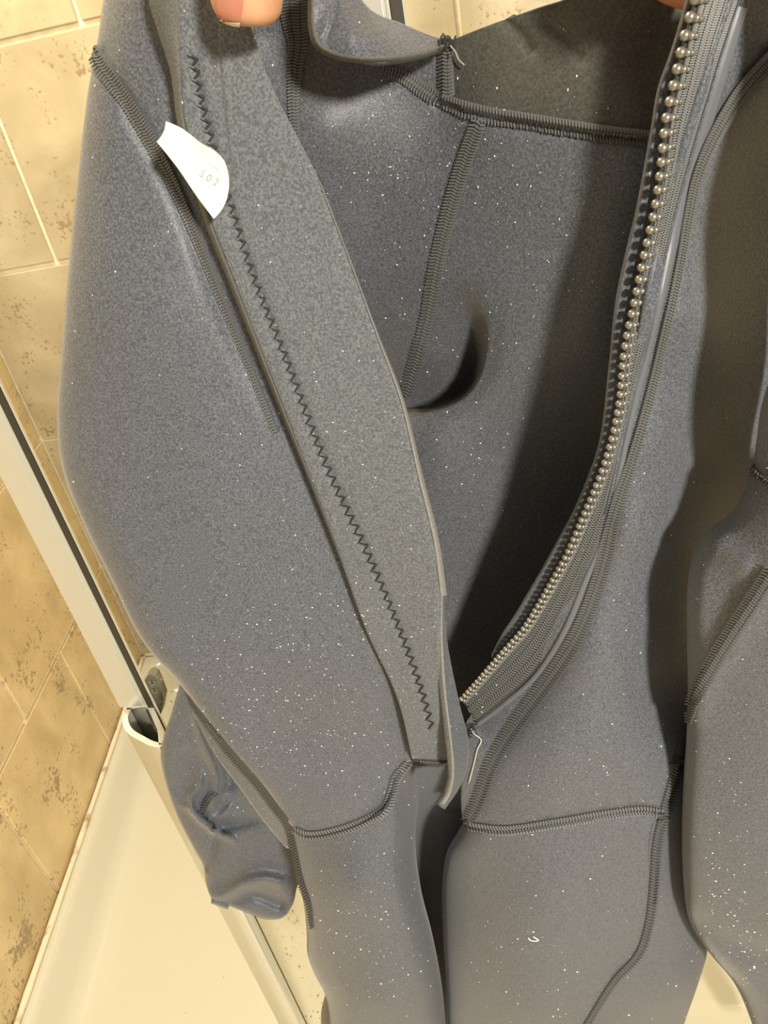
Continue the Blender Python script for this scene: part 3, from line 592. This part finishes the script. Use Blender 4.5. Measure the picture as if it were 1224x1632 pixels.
seam([(*q, wd) for q, wd in zip(crop([(400, 790), (350, 850), (325, 920), (370, 990)]), (8, 10, 10, 6))], ['lsleeve'], suit, pitch=3.6)
seam([(640, 1212, 10), (665, 1214, 12), (694, 1216, 12), (725, 1216, 10)], ['fold', 'flap'], suit, pitch=4.2)
# bar tacks and loose threads
mb = MB()
for _ in range(46):
    a = surf(711+random.gauss(0, 6), 70+random.gauss(0, 6), ['inner', 'collar', 'cband'], .0015)
    if a: v = np.array([random.gauss(0, 1), random.gauss(0, .3), random.gauss(0, 1)]); v /= np.linalg.norm(v); mb.bar(a[0]-v*.0022, a[0]+v*.0022, a[1], .0006, .0006)
for cx, cy in ((752, 1160), (742, 1172), (1077, 1212), (1053, 1298), (745, 1308)):
    for _ in range(12):
        a = surf(cx+random.gauss(0, 3.5), cy+random.gauss(0, 4), ['right', 'tape', 'rleg', 'rside'], .0012)
        if a: v = np.array([random.gauss(0, 1), random.gauss(0, .3), random.gauss(0, 1)]); v /= np.linalg.norm(v); mb.bar(a[0]-v*.0026, a[0]+v*.0026, a[1], .0007, .0007)
mb.build('bar_tack', ZIG, suit, kind='stuff')
def thread(pts, keys, r, m, lift=.0012):
    mb = MB(); P = [surf(*q, keys, lift) for q in curve(pts, 24)]; P = [p[0] for p in P if p]
    mb.tube(P, r, 5); return mb.build('loose_thread', m, suit, True)
thread([(749, 1155), (756, 1168), (768, 1178), (762, 1192), (755, 1220), (748, 1246)], ['right'], .00042, mat('pale_thread', (.62, .62, .58), .5))
thread([(722, 72), (730, 82), (736, 95), (745, 104)], ['inner', 'cband'], .0004, mat('grey_loose_thread', (.30, .30, .27), .5), .003)
thread([(1077, 1216), (1071, 1210), (1075, 1204), (1083, 1210)], ['right', 'rside'], .0005, ZIG)

# white specks of lint and salt all over
keys_all = list(SHEETS); mb = MB()
clusters = [(660, 240, 90, 75, 150), (590, 300, 60, 60, 40), (900, 400, 60, 130, 60), (800, 600, 60, 60, 40), (520, 960, 95, 70, 170), (560, 1130, 80, 80, 170), (420, 1130, 100, 70, 120), (330, 1050, 70, 60, 60), (560, 1480, 70, 80, 130), (640, 1480, 40, 90, 40), (820, 1500, 60, 90, 60), (1170, 1500, 40, 60, 130), (1160, 1350, 40, 90, 60), (890, 1220, 80, 70, 50), (700, 480, 60, 60, 60), (500, 560, 90, 120, 60), (610, 700, 60, 120, 60), (1000, 900, 60, 120, 50), (390, 1180, 40, 50, 40), (690, 960, 30, 40, 20), (640, 1260, 20, 20, 14), (760, 730, 40, 60, 40)]
cand = [(cx+random.gauss(0, sx), cy+random.gauss(0, sy)) for cx, cy, sx, sy, k in clusters for _ in range(int(k*.85))]
cand += [(random.uniform(90, 1224), random.uniform(0, 1632)) for _ in range(420)]
for px, py in cand:
    h = surf(px, py, keys_all, .0003)
    if not h: continue
    p, n = h; dist = np.linalg.norm(p-CAM); r = dist/F*random.choice((.5, .6, .7, .8, .95, 1.2, 1.7))*.92
    a = np.cross(n, [.3, .2, .9]); a /= np.linalg.norm(a); b = np.cross(n, a); e = random.uniform(.7, 1.3)
    mb.add([p+a*r*e, p+b*r/e, p-a*r*e, p-b*r/e, p+n*r*.9, p-n*r*.5], [(0, 1, 4), (1, 2, 4), (2, 3, 4), (3, 0, 4), (1, 0, 5), (2, 1, 5), (3, 2, 5), (0, 3, 5)])
mb.build('lint_specks', LINT, suit, kind='stuff')
th = thread([(842, 1492), (846, 1496), (852, 1497), (858, 1496), (850, 1490)], ['rleg'], .0005, LINT); th.name = 'lint_curl'

# ------------------------------------------------------------------ white tag stuck beside the flap
tr = empty('paper_tag', tuple(PY(310, 270, .296))); tag(tr, 'curled white sticker tag lying over the left edge of the zip flap', 'tag')
tg = tps([(262, 194, .291), (250, 225, .2885), (340, 240, .2905), (365, 290, .2945), (340, 348, .289), (300, 285, .2855), (330, 300, .2925), (300, 215, .2925), (295, 245, .2935)])
sheet('tag_sheet', 'tag', TAGM, tr, [(264, 193), (290, 205), (320, 228), (342, 240)], [(250, 226), (280, 263), (312, 310), (341, 349)], [(264, 193), (262, 207), (257, 217), (250, 226)], [(342, 240), (357, 256), (365, 285), (362, 315), (353, 335), (341, 349)], tg, 30, 24, thick=.0003)
def printed(txt, cx, cy, size, ang, keys, parent):
    cu = bpy.data.curves.new('t', 'FONT'); cu.body = txt; cu.size = 1; cu.align_x = 'CENTER'; cu.align_y = 'CENTER'; cu.resolution_u = 3
    to = bpy.data.objects.new('t', cu); COL.objects.link(to); me = bpy.data.meshes.new_from_object(to.evaluated_get(bpy.context.evaluated_depsgraph_get()))
    bpy.data.objects.remove(to)
    c, s_ = math.cos(ang), math.sin(ang); V = []
    for v in me.vertices:
        x, y = v.co.x*size, -v.co.y*size; h = surf(cx+c*x-s_*y, cy+s_*x+c*y, keys, .00025); V.append(h[0] if h else PY(cx, cy, .29))
    return mk('print', V, [tuple(p.vertices) for p in me.polygons], INK, parent, False)
printed('S 0 2', 333, 284, 17, math.radians(31), ['tag'], bpy.data.objects['tag_sheet'])
printed('-- ----', 340, 264, 9, math.radians(35), ['tag'], bpy.data.objects['tag_sheet'])

# ------------------------------------------------------------------ hands of the person holding the suit
def hand(name, chains, m, label):
    """one continuous hand: chains of (px, py, Y, radius) all rooted at the wrist"""
    V = []; E = []; Rr = []
    idx = {}
    for ch in chains:
        prev = None
        for q in ch:
            if q not in idx:
                idx[q] = len(V); V.append(PY(*q[:3])); Rr.append(q[3])
            if prev is not None: E.append((prev, idx[q]))
            prev = idx[q]
    E = list({tuple(sorted(e)) for e in E})
    loc = V[0]; me = bpy.data.meshes.new(name); me.from_pydata([tuple(v-loc) for v in V], E, []); o = bpy.data.objects.new(name, me); COL.objects.link(o); o.location = loc
    sk = o.modifiers.new('skin', 'SKIN'); sk.use_smooth_shade = True
    for i, sv in enumerate(me.skin_vertices[0].data): sv.radius = (Rr[i], Rr[i]); sv.use_root = (i == 0)
    ss = o.modifiers.new('sub', 'SUBSURF'); ss.levels = 2; ss.render_levels = 2
    me.materials.append(m); dg = bpy.context.evaluated_depsgraph_get(); em = bpy.data.meshes.new_from_object(o.evaluated_get(dg)); o.modifiers.clear(); o.data = em
    em.polygons.foreach_set('use_smooth', [True]*len(em.polygons))
    if not em.materials: em.materials.append(m)
    SHEETS[name] = BVHTree.FromPolygons([tuple(v.co+o.location) for v in em.vertices], [tuple(p.vertices) for p in em.polygons])
    tag(o, label, 'hand'); return o
W = (330, -760, .275, .026); PALM = (345, -560, .290, .030)
lh = hand('hand', [
    [(320, -1000, .25, .027), W, PALM, (362, -330, .277, .0150), (382, -160, .279, .0125), (391, -70, .2775, .0128), (393, 2, .2785, .0126), (393, 44, .2795, .0105)],
    [PALM, (330, -420, .325, .0110), (345, -280, .340, .0092), (360, -150, .337, .0080), (364, -95, .335, .0068)],
    [PALM, (390, -420, .330, .0110), (410, -280, .342, .0094), (415, -160, .338, .0082), (416, -105, .335, .0068)],
    [PALM, (440, -430, .330, .0105), (465, -290, .350, .0090), (468, -160, .340, .0080), (466, -105, .337, .0068)],
    [PALM, (480, -450, .325, .0095), (515, -330, .345, .0080), (520, -200, .345, .0070), (518, -145, .342, .0060)]],
    SKIN, 'hand at the top left whose thumb pins the dark zip flap')
def nail(pl, pr, m, name, key, parent, lift):
    a, b = curve(pl, 14), curve(pr, 14); V = []
    for i in range(14):
        for j in range(9):
            q = a[i]+(b[i]-a[i])*j/8; h = surf(*q, [key], lift); V.append(h[0] if h else (V[-1] if V else PY(*q, .28)))
    return mk(name, V, grid_faces(14, 9), m, parent)
nl_ = nail([(349, -40), (347, 0), (347, 20), (349, 32)], [(386, -40), (388, 0), (387, 20), (383, 33)], NAIL, 'nail', 'hand', lh, .0005)
nail([(349, 31), (351, 38), (357, 43)], [(384, 32), (382, 39), (376, 45)], NTIP, 'nail_tip', 'hand', nl_, .0009)
W2 = (1230, -900, .29, .026); PALM2 = (1215, -600, .300, .030)
rh = hand('hand', [
    [(1260, -1100, .26, .027), W2, PALM2, (1215, -340, .330, .0125), (1160, -180, .335, .0100), (1112, -80, .322, .0125), (1082, -8, .3165, .0125), (1074, 10, .3165, .0095)],
    [PALM2, (1150, -420, .30, .0105), (1130, -260, .275, .0090), (1140, -120, .272, .0080), (1150, -70, .275, .0070)],
    [PALM2, (1200, -420, .295, .0108), (1195, -260, .272, .0092), (1200, -130, .272, .0082), (1205, -80, .276, .0070)],
    [PALM2, (1250, -430, .295, .0105), (1255, -280, .272, .0090), (1258, -150, .273, .0080), (1260, -100, .277, .0068)],
    [PALM2, (1290, -460, .30, .0095), (1310, -340, .280, .0080), (1312, -220, .280, .0070), (1312, -170, .283, .0060)]],
    SKINR, 'hand at the top right, a reddish fingertip showing behind the zip teeth')
